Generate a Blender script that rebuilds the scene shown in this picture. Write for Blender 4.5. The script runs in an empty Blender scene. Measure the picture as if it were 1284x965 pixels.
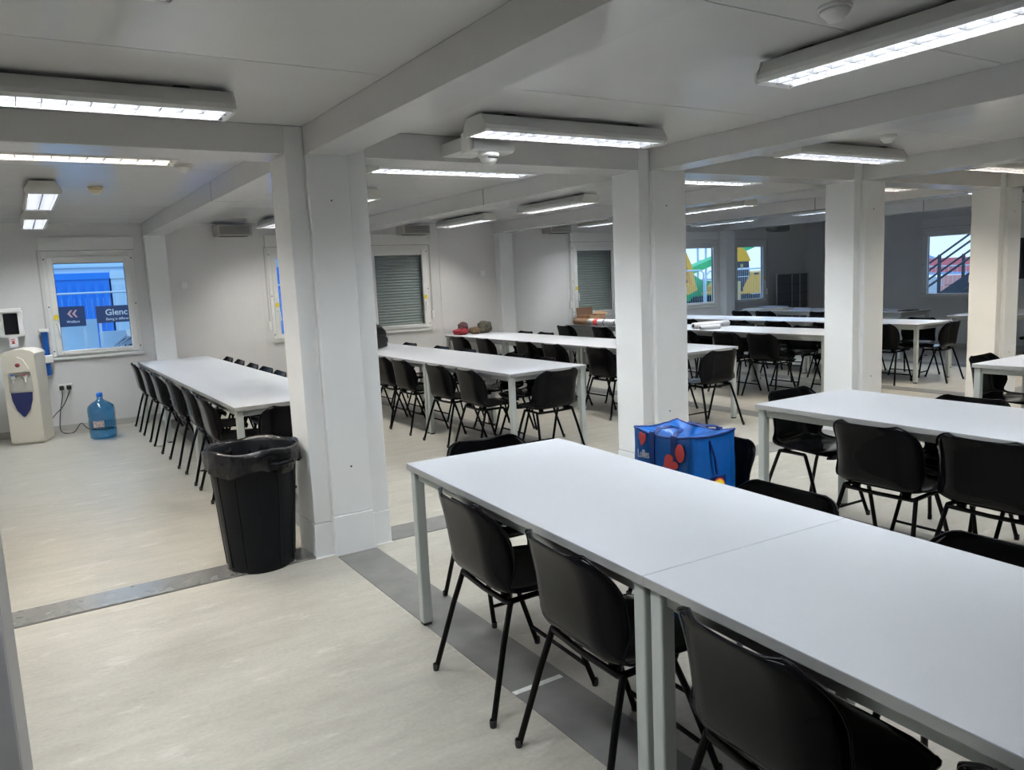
import bpy, bmesh, math, random
from mathutils import Vector, Matrix
random.seed(7)
S = bpy.context.scene
C = S.collection
PI = math.pi
# ------------------------------------------------------------------ camera
cam_d = bpy.data.cameras.new('camera'); cam = bpy.data.objects.new('camera', cam_d); C.objects.link(cam)
S.camera = cam
YAW, PIT, ROL = 0.5623, 0.1348, -0.0456
fw = Vector((math.sin(YAW)*math.cos(PIT), math.cos(YAW)*math.cos(PIT), -math.sin(PIT)))
rt = Vector((math.cos(YAW), -math.sin(YAW), 0)); up = rt.cross(fw)
r2 = rt*math.cos(ROL)+up*math.sin(ROL); u2 = -rt*math.sin(ROL)+up*math.cos(ROL)
cam.matrix_world = Matrix(((r2.x, u2.x, -fw.x, 0), (r2.y, u2.y, -fw.y, 0), (r2.z, u2.z, -fw.z, 1.5), (0, 0, 0, 1)))
cam_d.sensor_width = 36; cam_d.lens = 978.65*36/1284; cam_d.clip_start = .05; cam_d.clip_end = 300
# ------------------------------------------------------------------ world, exposure
W = bpy.data.worlds.new('world'); S.world = W; W.use_nodes = True
nt = W.node_tree; bg = nt.nodes['Background']
tc = nt.nodes.new('ShaderNodeTexCoord'); sx = nt.nodes.new('ShaderNodeSeparateXYZ'); rp = nt.nodes.new('ShaderNodeValToRGB')
nt.links.new(tc.outputs['Generated'], sx.inputs[0]); nt.links.new(sx.outputs['Z'], rp.inputs[0]); nt.links.new(rp.outputs[0], bg.inputs[0])
rp.color_ramp.elements[0].color = (.52, .70, .92, 1); rp.color_ramp.elements[1].color = (.34, .58, 1.0, 1)
bg.inputs[1].default_value = 1.75
S.view_settings.view_transform = 'Standard'; S.view_settings.look = 'None'; S.view_settings.gamma = 1
S.view_settings.use_curve_mapping = False; S.view_settings.exposure = 0.0
LAMP = 146.0            # radiance of the fluorescent tubes
# ------------------------------------------------------------------ materials
MATS = {}
def mat(name, col, rough=.5, metal=0., var=0., scale=8., stretch=(1, 1, 1), bump=0., spec=.5, emit=None, coat=0.):
    if name in MATS: return MATS[name]
    m = bpy.data.materials.new(name); m.use_nodes = True; n = m.node_tree.nodes; l = m.node_tree.links
    b = n['Principled BSDF']
    b.inputs['Roughness'].default_value = rough; b.inputs['Metallic'].default_value = metal
    b.inputs['Specular IOR Level'].default_value = spec; b.inputs['Coat Weight'].default_value = coat
    c = (*col, 1); b.inputs['Base Color'].default_value = c
    if var > 0 or bump > 0:
        t = n.new('ShaderNodeTexCoord'); mp = n.new('ShaderNodeMapping'); mp.inputs['Scale'].default_value = stretch
        nz = n.new('ShaderNodeTexNoise'); nz.inputs['Scale'].default_value = scale; nz.inputs['Detail'].default_value = 5
        l.new(t.outputs['Object'], mp.inputs[0]); l.new(mp.outputs[0], nz.inputs[0])
        if var > 0:
            r = n.new('ShaderNodeValToRGB'); r.color_ramp.elements[0].position = .3; r.color_ramp.elements[1].position = .7
            r.color_ramp.elements[0].color = (*[max(0, x*(1-var)) for x in col], 1)
            r.color_ramp.elements[1].color = (*[min(1, x*(1+var)) for x in col], 1)
            l.new(nz.outputs[0], r.inputs[0]); l.new(r.outputs[0], b.inputs['Base Color'])
        if bump > 0:
            bp = n.new('ShaderNodeBump'); bp.inputs['Strength'].default_value = bump; bp.inputs['Distance'].default_value = .01
            l.new(nz.outputs[0], bp.inputs['Height']); l.new(bp.outputs[0], b.inputs['Normal'])
    if emit:
        b.inputs['Emission Color'].default_value = (*emit[0], 1); b.inputs['Emission Strength'].default_value = emit[1]
    MATS[name] = m; return m
def glass_mat(name, tint, refl=1.0):
    m = bpy.data.materials.new(name); m.use_nodes = True; n = m.node_tree.nodes; l = m.node_tree.links
    n.remove(n['Principled BSDF'])
    tr = n.new('ShaderNodeBsdfTransparent'); tr.inputs[0].default_value = (*tint, 1)
    gl = n.new('ShaderNodeBsdfGlossy'); gl.inputs['Roughness'].default_value = .03
    lw = n.new('ShaderNodeLayerWeight'); pw_ = n.new('ShaderNodeMath'); pw_.operation = 'POWER'; pw_.inputs[1].default_value = 4
    ma = n.new('ShaderNodeMath'); ma.operation = 'MULTIPLY_ADD'; ma.inputs[1].default_value = .5*refl; ma.inputs[2].default_value = .02*refl
    l.new(lw.outputs['Facing'], pw_.inputs[0]); l.new(pw_.outputs[0], ma.inputs[0])
    mx = n.new('ShaderNodeMixShader'); l.new(ma.outputs[0], mx.inputs[0]); l.new(tr.outputs[0], mx.inputs[1]); l.new(gl.outputs[0], mx.inputs[2])
    l.new(mx.outputs[0], n['Material Output'].inputs[0]); MATS[name] = m; return m
M_wall = mat('painted_wall', (.69, .685, .68), .42, var=.03, scale=2)
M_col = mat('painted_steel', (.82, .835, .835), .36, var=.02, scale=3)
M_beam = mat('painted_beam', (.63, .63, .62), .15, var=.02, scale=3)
M_ceil = mat('ceiling_panel', (.66, .66, .645), .15, var=.02, scale=2)
M_gap = mat('joint_shadow', (.10, .10, .10), .8)
M_seal = mat('white_sealant', (.82, .82, .80), .5)
M_pvc = mat('white_pvc', (.76, .76, .74), .35)
M_shut = mat('grey_shutter', (.36, .39, .36), .5)
M_glass = glass_mat('window_glass', (.93, .95, .95))
M_bottle = glass_mat('bottle_plastic', (.30, .60, .84), 3.)
M_top = mat('laminate_top', (.575, .60, .645), .38, var=.015, scale=4)
M_edge = mat('laminate_edge', (.34, .345, .335), .45)
M_leg = mat('grey_table_steel', (.43, .46, .44), .42)
M_chair = mat('black_plastic', (.004, .004, .005), .13, bump=.02, scale=40, spec=.12)
M_tube = mat('black_tube', (.004, .004, .004), .25, spec=.14)
M_rub = mat('black_rubber', (.02, .02, .02), .7)
M_bin = mat('bin_plastic', (.005, .006, .008), .42, bump=.06, scale=30, spec=.15)
M_liner = mat('black_bin_liner', (.005, .005, .006), .22, bump=.6, scale=18)
M_lampbody = mat('lamp_housing', (.62, .62, .60), .4)
M_louv = mat('louvre_blade', (.05, .051, .055), .3)  # darkened to imitate mirror blades that look dim from the side
M_refl = mat('lamp_reflector', (.095, .095, .10), .3)  # dark tone stands in for a low-glare mirror finish
M_strip = mat('floor_metal', (.36, .35, .33), .24, metal=.6, var=.12, scale=14, stretch=(1, 1, 1))
M_strip2 = mat('floor_vinyl_strip', (.145, .143, .136), .45, var=.14, scale=9)
M_cream = mat('cream_plastic', (.72, .68, .58), .35)
M_white = mat('white_plastic', (.80, .80, .77), .4)
M_black = mat('matt_black', (.015, .015, .017), .45)
M_screen = mat('black_glass', (.008, .008, .010), .08)
M_navy = mat('navy_plastic', (.012, .02, .12), .25)
M_tapgrey = mat('grey_plastic', (.50, .48, .44), .45)
M_blue = mat('blue_plastic', (.02, .16, .62), .3)
M_bag = mat('blue_woven_plastic', (.008, .13, .50), .32, var=.10, scale=90, bump=.12)
M_bagdark = mat('navy_webbing', (.008, .04, .22), .5)
M_red = mat('red_print', (.72, .07, .07), .5)
M_yel = mat('yellow_print', (.80, .62, .02), .5)
M_card = mat('brown_cardboard', (.30, .17, .09), .8, var=.10, scale=12)
M_paper = mat('white_paper', (.80, .80, .82), .7)
M_paperb = mat('pale_blue_paper', (.58, .66, .80), .7)
M_ac = mat('vent_grey', (.40, .40, .36), .55)
M_chrome = mat('bare_steel', (.55, .55, .55), .3, metal=1)
def floor_mat():
    m = bpy.data.materials.new('floor_vinyl'); m.use_nodes = True; n = m.node_tree.nodes; l = m.node_tree.links; b = n['Principled BSDF']
    t = n.new('ShaderNodeTexCoord')
    def nz(scale, st, det=6, rough=.6):
        mp = n.new('ShaderNodeMapping'); mp.inputs['Scale'].default_value = st; mp.inputs['Rotation'].default_value = (0, 0, .12)
        z = n.new('ShaderNodeTexNoise'); z.inputs['Scale'].default_value = scale; z.inputs['Detail'].default_value = det; z.inputs['Roughness'].default_value = rough
        l.new(t.outputs['Object'], mp.inputs[0]); l.new(mp.outputs[0], z.inputs[0]); return z
    a = nz(1.7, (1, 1.5, 1), 8, .65); s = nz(2.6, (1, 4.5, 1), 10, .78); g = nz(60, (1, 1, 1), 2)
    r = n.new('ShaderNodeValToRGB'); e = r.color_ramp.elements
    e[0].position = .32; e[0].color = (.245, .230, .195, 1); e[1].position = .66; e[1].color = (.435, .414, .360, 1)
    mx = n.new('ShaderNodeMix'); mx.inputs[0].default_value = .5
    l.new(a.outputs[0], mx.inputs[2]); l.new(s.outputs[0], mx.inputs[3])
    mx2 = n.new('ShaderNodeMix'); mx2.inputs[0].default_value = .18; l.new(mx.outputs[0], mx2.inputs[2]); l.new(g.outputs[0], mx2.inputs[3])
    l.new(mx2.outputs[0], r.inputs[0])
    d = nz(3.2, (1, 2.2, 1), 8, .7); dr = n.new('ShaderNodeValToRGB'); dr.color_ramp.elements[0].position = .58; dr.color_ramp.elements[1].position = .74; l.new(d.outputs[0], dr.inputs[0])
    cm = n.new('ShaderNodeMix'); cm.data_type = 'RGBA'; cm.inputs[7].default_value = (.50, .488, .445, 1)
    l.new(dr.outputs[0], cm.inputs[0]); l.new(r.outputs[0], cm.inputs[6])
    sp_ = nz(9, (1, 1.6, 1), 3, .5); sr = n.new('ShaderNodeValToRGB'); sr.color_ramp.elements[0].position = .765; sr.color_ramp.elements[1].position = .79
    cs = n.new('ShaderNodeMix'); cs.data_type = 'RGBA'; cs.inputs[7].default_value = (.10, .095, .08, 1)
    l.new(sp_.outputs[0], sr.inputs[0]); l.new(sr.outputs[0], cs.inputs[0]); l.new(cm.outputs[2], cs.inputs[6]); l.new(cs.outputs[2], b.inputs['Base Color'])
    rr = n.new('ShaderNodeMapRange'); rr.inputs[3].default_value = .26; rr.inputs[4].default_value = .5; l.new(a.outputs[0], rr.inputs[0]); l.new(rr.outputs[0], b.inputs['Roughness'])
    return m
M_floor = floor_mat()
# ------------------------------------------------------------------ helpers
class MB:
    def __init__(s): s.v = []; s.f = []; s.sm = []
    def quadmesh(s, vs, fs, smooth=False):
        o = len(s.v); s.v += [tuple(x) for x in vs]; s.f += [tuple(i+o for i in q) for q in fs]; s.sm += [smooth]*len(fs); return s
    def box(s, x0, x1, y0, y1, z0, z1, b=0.):
        if b <= 0:
            vs = [(x, y, z) for z in (z0, z1) for y in (y0, y1) for x in (x0, x1)]
            return s.quadmesh(vs, [(0, 2, 3, 1), (4, 5, 7, 6), (0, 1, 5, 4), (2, 6, 7, 3), (0, 4, 6, 2), (1, 3, 7, 5)])
        bm = bmesh.new(); bmesh.ops.create_cube(bm, size=1)
        for v in bm.verts: v.co = Vector(((x0+x1)/2+v.co.x*(x1-x0), (y0+y1)/2+v.co.y*(y1-y0), (z0+z1)/2+v.co.z*(z1-z0)))
        bmesh.ops.bevel(bm, geom=bm.edges[:], offset=b, segments=2, affect='EDGES', profile=.5)
        return s.bm(bm)
    def bm(s, bm, smooth=False):
        bm.verts.index_update(); s.quadmesh([v.co[:] for v in bm.verts], [[v.index for v in f.verts] for f in bm.faces], smooth); bm.free(); return s
    def tube(s, pts, r, n=8, cap=True):
        pts = [Vector(p) for p in pts]; rs = r if isinstance(r, (list, tuple)) else [r]*len(pts)
        rings = []; ref = None
        for i, p in enumerate(pts):
            d = (pts[min(i+1, len(pts)-1)]-pts[max(i-1, 0)]).normalized()
            if ref is None:
                ref = Vector((0, 0, 1)) if abs(d.z) < .9 else Vector((1, 0, 0))
            a = (ref-d*ref.dot(d)).normalized(); b = d.cross(a); ref = a
            rings.append([p+(a*math.cos(2*PI*k/n)+b*math.sin(2*PI*k/n))*rs[i] for k in range(n)])
        vs = [v for R in rings for v in R]; fs = []
        for i in range(len(rings)-1):
            for k in range(n): fs.append((i*n+k, i*n+(k+1) % n, (i+1)*n+(k+1) % n, (i+1)*n+k))
        s.quadmesh(vs, fs, True)
        if cap:
            o = len(rings)-1
            s.quadmesh([*rings[0]], [tuple(reversed(range(n)))]); s.quadmesh([*rings[o]], [tuple(range(n))])
        return s
    def lathe(s, prof, c=(0, 0, 0), n=24, axis='z', smooth=True, close=True):
        vs = []; fs = []
        for r, z in prof:
            for k in range(n):
                a = 2*PI*k/n; p = (r*math.cos(a), r*math.sin(a), z)
                if axis == 'x': p = (p[2], p[0], p[1])
                if axis == 'y': p = (p[0], p[2], p[1])
                vs.append((p[0]+c[0], p[1]+c[1], p[2]+c[2]))
        for i in range(len(prof)-1):
            for k in range(n): fs.append((i*n+k, i*n+(k+1) % n, (i+1)*n+(k+1) % n, (i+1)*n+k))
        return s.quadmesh(vs, fs, smooth)
    def prism(s, poly, a, b, axis='y'):
        n = len(poly)
        def P(u, w, t): return (u, t, w) if axis == 'y' else ((t, u, w) if axis == 'x' else (u, w, t))
        vs = [P(u, w, a) for u, w in poly]+[P(u, w, b) for u, w in poly]
        return s.quadmesh(vs, [tuple(range(n)), tuple(reversed(range(n, 2*n)))]+[(i, i+n, (i+1) % n+n, (i+1) % n) for i in range(n)])
    def mesh(s, name, m):
        me = bpy.data.meshes.new(name); me.from_pydata(s.v, [], s.f); me.polygons.foreach_set('use_smooth', s.sm)
        bm = bmesh.new(); bm.from_mesh(me); bmesh.ops.recalc_face_normals(bm, faces=bm.faces[:]); bm.to_mesh(me); bm.free()
        me.materials.append(m); me.update(); return me
    def build(s, name, m, parent=None, loc=None):
        return link(name, s.mesh(name, m), parent, loc)
def link(name, me, parent=None, loc=None, rot=None):
    o = bpy.data.objects.new(name, me); C.objects.link(o)
    if parent is not None: o.parent = parent
    if loc is not None: o.location = loc
    if rot is not None: o.rotation_euler = rot
    return o
def tag(o, label=None, cat=None, group=None, kind=None):
    if label: o['label'] = label
    if cat: o['category'] = cat
    if group: o['group'] = group
    if kind: o['kind'] = kind
    return o
def empty(name, loc=(0, 0, 0), rz=0., **k):
    o = link(name, None, None, loc, (0, 0, rz)); o.empty_display_size = .1; return tag(o, **k)
def struct(o, label=None): return tag(o, label, kind='structure')
def copy_tree(o, parent=None):
    c = o.copy(); C.objects.link(c); c.parent = parent
    for ch in list(o.children): copy_tree(ch, c)
    return c
def B(name, m, parent, *box, b=0.): return MB().box(*box, b=b).build(name, m, parent)
def text(name, body, size, m, parent, loc, rot, ext=.001, align='LEFT', sx=1.):
    cu = bpy.data.curves.new(name, 'FONT'); cu.body = body; cu.size = size; cu.extrude = ext; cu.align_x = align; cu.resolution_u = 3; cu.offset = size*.012
    t = bpy.data.objects.new(name, cu); C.objects.link(t); bpy.context.view_layer.update()
    me = bpy.data.meshes.new_from_object(t.evaluated_get(bpy.context.evaluated_depsgraph_get())); bpy.data.objects.remove(t)
    me.materials.clear(); me.materials.append(m)
    o = link(name, me, parent, loc, rot); o.scale = (sx, 1, 1); return o
ORD = ['first', 'second', 'third', 'fourth', 'fifth', 'sixth', 'seventh', 'eighth']
# ------------------------------------------------------------------ the shell of the room
XL, XR, YF, YB = -.93, 13.55, -1.8, 10.25
ZB, ZC, SP = 2.197, 2.343, 2.436
PX0, PX1, AX0, AX1 = 1.386, 1.615, 1.284, 1.730     # beam / column extents in X (first column)
AY0, AY1 = 4.158, 4.440
struct(MB().box(XL, XR, YF, YB, -.12, 0).build('floor', M_floor), 'worn beige-grey sheet vinyl floor of the canteen')
# joint cover strips in the floor, proud by two millimetres
tn = [0]
def trim(mb, m, label):
    tn[0] += 1; return struct(mb.build('trim_%d' % tn[0], m), label)
trim(MB().prism([(AY0+.01, 0), (AY0+.012, .009), (AY1-.04, .002), (AY1-.04, 0)], XL+.01, AX0-.004, 'x'), M_strip, 'brushed metal joint strip across the floor left of the nearest column')  # front edge raised so the strip mirrors the window's light
for k in range(5):
    x0 = AX1+k*SP+.004; x1 = AX0+(k+1)*SP-.004 if k < 4 else XR-.01
    trim(MB().box(x0, x1, AY0+.01, AY1-.02, 0, .003), M_strip2, 'grey joint strip on the floor between columns %d and %d counted from the bin' % (k+1, k+2) if k < 4 else 'grey joint strip on the floor beyond the last column')
for k in range(5):
    trim(MB().box(PX0+k*SP+.0, PX1+k*SP+.005, YF+.01, AY0-.045, 0, .003), M_strip2, 'grey joint strip running under the foreground tables towards column %d' % (k+1))
    trim(MB().box(PX0+k*SP, PX1+k*SP+.005, AY1+.045, YB-.16, 0, .003), M_strip2, 'grey joint strip running from column %d to the window wall' % (k+1))
# ceiling: backing slab + panels with open joints
ce = struct(MB().box(XL-.1, XR+.1, YF-.1, YB+.1, ZC+.02, ZC+.12).build('ceiling', M_gap), 'white steel panel ceiling with narrow joints')
seams = [YF, -.55, .65, 1.85, 3.05, AY0, AY1, 5.8, 7.0, 8.2, 9.4, YB]
pm = {}
for k in range(6):
    x0 = (PX1+(k-1)*SP) if k else XL; x1 = (PX0+k*SP) if k < 5 else XR
    for i in range(len(seams)-1):
        if i == 5: continue
        key = (round(x1-x0, 3), i)
        if key not in pm: pm[key] = MB().box(0, x1-x0, .0025, seams[i+1]-seams[i]-.0025, 0, .02).mesh('panel', M_ceil)
        link('panel', pm[key], ce, (x0, seams[i], ZC))
# beams
for k in range(5):
    dx = k*SP
    for nm, ya, yb, where in (('a', YF, AY0-.0, 'towards the viewer'), ('b', AY1, YB, 'towards the window wall')):
        bmn = empty('beam', (0, 0, 0)); struct(bmn, 'white boxed ceiling beam running from column %d %s' % (k+1, where))
        cut = 6.42 if nm == 'b' else 1.0
        B('core', M_gap, bmn, PX0+dx+.03, PX1+dx-.03, ya, yb, ZB+.03, ZC)
        B('joint_shade', M_gap, bmn, PX0+dx-.0004, PX1+dx+.0004, cut-.0045, cut+.0045, ZB-.0004, ZC)  # dark filler standing in for the shade inside the open joint
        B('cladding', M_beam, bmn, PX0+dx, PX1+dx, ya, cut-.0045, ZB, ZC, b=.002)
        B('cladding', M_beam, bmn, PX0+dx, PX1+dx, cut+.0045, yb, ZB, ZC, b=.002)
for k in range(-1, 5):
    x0 = AX1+k*SP if k >= 0 else XL; x1 = AX0+(k+1)*SP if k < 4 else XR
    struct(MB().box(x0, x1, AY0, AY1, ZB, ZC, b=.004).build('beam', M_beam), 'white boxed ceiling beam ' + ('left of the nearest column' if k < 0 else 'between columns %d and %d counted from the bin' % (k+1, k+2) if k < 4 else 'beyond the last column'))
# columns
colnames = ['nearest white boxed column, beside the black bin', 'second white boxed column, behind the blue shopping bag', 'third white boxed column, behind the second table', 'white boxed column at the right edge of the room view', 'white boxed column beyond the right edge']
for k in range(5):
    dx = k*SP; c = empty('column', (AX0+dx+.223, (AY0+AY1)/2, 0)); struct(c, colnames[k])
    ox, oy = -AX0-.223, -(AY0+AY1)/2
    def cb(nm, m, x0, x1, y0, y1, z0, z1, b=.003): return B(nm, m, c, x0+ox, x1+ox, y0+oy, y1+oy, z0, z1, b=b)
    cb('post', M_col, AX0, AX1, AY0, AY1, .200, ZC)
    cb('plinth', M_col, AX0-.004, AX1+.004, AY0-.004, AY1+.004, 0, .197)
    for y0, y1 in ((AY0-.038, AY0), (AY1, AY1+.038)):
        cb('cover_panel', M_col, PX0, PX1, y0, y1, .232, ZB)
        q = .006
        cb('plinth', M_col, PX0-.002, PX1+.0, y0-q if y0 < AY0 else y0, y1 if y0 < AY0 else y1+q, 0, .229)
        ys = AY0-.006 if y0 < AY0 else AY1
        cb('sealant_bead', M_seal, PX0-.010, PX0-.003, ys, ys+.006, .05, ZC-.002, 0)
        for z in (.5, 1.96): 
            MB().lathe([(0, -.002), (.005, -.002), (.006, 0)], n=8, axis='y').build('screw', M_black, c, (PX0+.12+ox, (AY0-.038 if y0 < AY0 else AY1+.040)+oy, z))
    # floor sealant line
    cb('sealant_bead', M_seal, AX0-.010, AX1+.010, AY0-.012, AY0-.004, 0, .006, 0)
# walls with openings
GW, GZ0, GZ1 = .72, .92, 1.90
OW, OZ0, OZ1 = .93, .855, 2.03
backwin = [.795, 3.29, 4.647, 8.152, 10.567, 11.918]
rw_y = 7.34
def wall_holes(name, a0, a1, holes, axis, c0, c1, m, label):
    mb = MB(); cur = a0
    def bx(u0, u1, z0, z1):
        mb.box(u0, u1, c0, c1, z0, z1) if axis == 'x' else mb.box(c0, c1, u0, u1, z0, z1)
    for h in sorted(holes):
        bx(cur, h-OW/2, 0, ZC); bx(h-OW/2, h+OW/2, 0, OZ0); bx(h-OW/2, h+OW/2, OZ1, ZC); cur = h+OW/2
    bx(cur, a1, 0, ZC); return struct(mb.build(name, m), label)
wall_holes('wall_back', XL, XR, backwin, 'x', YB, YB+.11, M_wall, 'off-white panelled window wall at the back')
wall_holes('wall_right', YF, YB, [rw_y], 'y', XR, XR+.11, M_wall, 'off-white side wall at the right, in shade')
struct(MB().box(XL-.11, XL, YF, YB, 0, ZC).build('wall_left', M_wall), 'off-white side wall at the left')
struct(MB().box(XL, XR, YF-.11, YF, 0, ZC).build('wall_front', M_wall), 'off-white wall behind the viewer')
M_base = mat('skirting_grey', (.46, .45, .42), .5)
struct(B('baseboard_back', M_base, None, XL, XR, YB-.012, YB, 0, .07), 'grey skirting along the window wall')
struct(B('baseboard_right', M_base, None, XR-.012, XR, YF, YB-.012, 0, .07), 'grey skirting along the right wall')
for k in range(5):
    p = struct(B('trim_%d' % (30+k), M_col, None, PX0+k*SP, PX1+k*SP, YB-.15, YB, 0, ZB, b=.004), 'white boxed wall post under the beam of column %d' % (k+1))
for i, x in enumerate((.235, 2.735, 5.30, 6.62, 7.60, 9.9, 12.45)):
    struct(B('trim_%d' % (40+i), M_wall, None, x, x+.03, YB-.004, YB, .07, ZC, b=.001), 'slim cover strip on the window wall, %s from the left' % ORD[i])
struct(B('trim_50', M_wall, None, XR-.004, XR, 7.93, 7.96, .07, ZC), 'slim cover strip on the right wall')
# windows (built along local x, room side is -y)
def window(n, x, shutter=False, handle='l', rot=None, loc=None, label=''):
    w = empty('window_%d' % n, loc or (x, YB, 0), rot or 0.); struct(w, label)
    fr = MB(); o = OW/2
    for x0, x1, z0, z1 in ((-o, -o+.055, OZ0, OZ1), (o-.055, o, OZ0, OZ1), (-o+.055, o-.055, OZ0, OZ0+.035), (-o+.055, o-.055, OZ1-.06, OZ1)):
        fr.box(x0, x1, -.018, .075, z0, z1, b=.004)
    fr.build('frame', M_pvc, w)
    sh = MB(); g = GW/2; a, b_, c_, d_ = g+.065, GZ0-.05, GZ1+.075, g
    for x0, x1, z0, z1 in ((-a, -d_, b_, c_), (d_, a, b_, c_), (-d_, d_, b_, GZ0), (-d_, d_, GZ1, c_)):
        sh.box(x0, x1, -.038, .03, z0, z1, b=.006)
    sash = sh.build('sash', M_pvc, w)
    B('gasket', M_black, sash, -g, -g+.004, -.006, .01, GZ0, GZ1); B('gasket', M_black, sash, g-.004, g, -.006, .01, GZ0, GZ1)
    B('gasket', M_black, sash, -g, g, -.006, .01, GZ1-.004, GZ1)
    B('pane', M_glass, w, -g, g, .002, .006, GZ0, GZ1)
    bx = B('shutter_box', M_pvc, w, -o-.02, o+.02, -.035, .0, OZ1, OZ1+.165, b=.005)
    B('seam', M_gap, bx, -o-.015, o+.015, -.0365, -.034, OZ1+.012, OZ1+.016)
    B('sill', M_pvc, w, -o-.01, o+.01, -.03, 0, OZ0-.035, OZ0-.004, b=.004)
    sg = -1 if handle == 'l' else 1
    hd = MB().box(sg*(g+.03)-.014, sg*(g+.03)+.014, -.046, -.038, 1.19, 1.25, b=.003)
    hd.tube([(sg*(g+.03), -.04, 1.23), (sg*(g+.03), -.075, 1.23), (sg*(g+.03)+.012*-sg, -.078, 1.21), (sg*(g+.03)+.02*-sg, -.075, 1.10)], .009)
    hd.build('handle', M_white, w)
    B('sticker', M_yel, w, sg*(g+.03)-.022, sg*(g+.03)+.022, -.0395, -.038, 1.275, 1.33)
    sx_ = sg*(o+.035)
    MB().box(sx_-.008, sx_+.008, -.012, -.009, 1.06, 2.05).build('strap', M_tapgrey, w)
    B('strap_winder', M_white, w, sx_-.022, sx_+.022, -.03, 0, .98, 1.10, b=.006)
    for sx2 in (-o+.02, o-.02):
        for z in (.92, 1.42, 1.95): MB().lathe([(0, -.003), (.007, -.003), (.008, 0)], n=8, axis='y').build('bolt', M_black, w, (sx2, -.018, z))
    if shutter:
        me = MB().prism([(.070, 0), (.061, .008), (.058, .020), (.061, .032), (.070, .0395), (.076, .0395), (.076, 0)], -o+.03, o-.03, 'x').mesh('slat', M_shut)
        for i in range(29): link('slat', me, w, (0, 0, OZ0+.015+i*.040))
    return w
wl = ['window by the water cooler looking onto blue cabins', 'narrow glimpse of a window half hidden behind the nearest column', 'window with closed grey roller shutter right of the nearest column', 'window with closed grey roller shutter above the cardboard box', 'window looking onto the excavator arm', 'window looking onto the yellow excavator body']
for i, x in enumerate(backwin): window(i+1, x, shutter=i in (2, 3), handle='r' if i in (2, 5) else 'l', label=wl[i])
window(7, 0, loc=(XR, rw_y, 0), rot=-PI/2, handle='r', label='window in the right wall looking onto an outdoor steel stair')
# ------------------------------------------------------------------ ceiling lamps
COL = {'cool': (.93, .97, 1.0), 'neutral': (1.0, .97, .92), 'warm': (1.0, .90, .76)}
COL['dim'] = (.74, .86, 1.0)
EM = {k: mat('tube_'+k, (.9, .9, .9), .5, emit=(c, LAMP*(.85 if k == 'dim' else 1))) for k, c in COL.items()}
LL, LW = 1.23, .225
def lamp_meshes():
    d = {}
    h = LL/2; w = LW/2
    mb = MB(); prof = [(-w*.68, .085), (-w, .030), (-w, .012), (-w+.012, 0), (-w+.022, 0), (-w+.022, .02), (-w*.6, .068), (w*.6, .068), (w-.022, .02), (w-.022, 0), (w-.012, 0), (w, .012), (w, .030), (w*.68, .085)]
    mb.prism(prof, -h+.012, h-.012, 'x')
    d['housing'] = mb.mesh('housing', M_lampbody)
    d['reflector'] = MB().prism([(-w+.0225, .002), (-w+.0225, .02), (-w*.6, .067), (w*.6, .067), (w-.0225, .02), (w-.0225, .002), (w-.0235, .002), (w-.0235, .02), (w*.595, .066), (-w*.595, .066), (-w+.0235, .02), (-w+.0235, .002)], -h+.015, h-.015, 'x').mesh('reflector', M_refl)
    e = MB().prism([(-w*.70, .087), (-w-.002, .032), (-w-.002, .008), (-w+.01, -.003), (w-.01, -.003), (w+.002, .008), (w+.002, .032), (w*.70, .087)], -.007, .007, 'x')
    d['end_cap'] = e.mesh('end_cap', M_lampbody)
    t = {}
    for k in COL:
        t[k] = MB().box(-h+.03, h-.03, -.022, .022, .050, .063).mesh('fluorescent_tube', EM[k])
    d['tube'] = t
    n = 14; bl = MB().prism([(-w+.024, .004), (w-.024, .004), (w*.62, .052), (-w*.62, .052)], -.0015, .0015, 'x'); d['blade'] = bl.mesh('louvre_blade', M_louv)
    d['spine'] = MB().box(-h+.02, h-.02, -.003, .003, .003, .04).mesh('louvre_spine', M_louv)
    d['mount'] = MB().box(-.03, .03, -.05, .05, .085, .1).mesh('mount', M_gap)
    d['n'] = n; return d
LM = lamp_meshes()
def lamp(x, y, ori, colour, label):
    o = empty('ceiling_lamp', (x, y, ZC-.1), 0 if ori == 'x' else PI/2, label=label, cat='ceiling lamp', group='fluorescent ceiling lamps')
    link('housing', LM['housing'], o)
    for s in (-1, 1): link('end_cap', LM['end_cap'], o, (s*(LL/2-.007), 0, 0)); link('fluorescent_tube', LM['tube'][colour], o, (0, s*.045, 0))
    link('louvre_spine', LM['spine'], o); link('reflector', LM['reflector'], o)
    for i in range(LM['n']+1): link('louvre_blade', LM['blade'], o, (-LL/2+.03+i*(LL-.06)/LM['n'], 0, 0))
    for sx_ in (-.42, .42): link('mount', LM['mount'], o, (sx_, 0, 0))
    return o
modx = [.284+k*SP for k in range(5)]
nmx = ['above the bin', 'between the first and second columns', 'between the second and third columns', 'between the third and fourth columns', 'beyond the fourth column']
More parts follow.
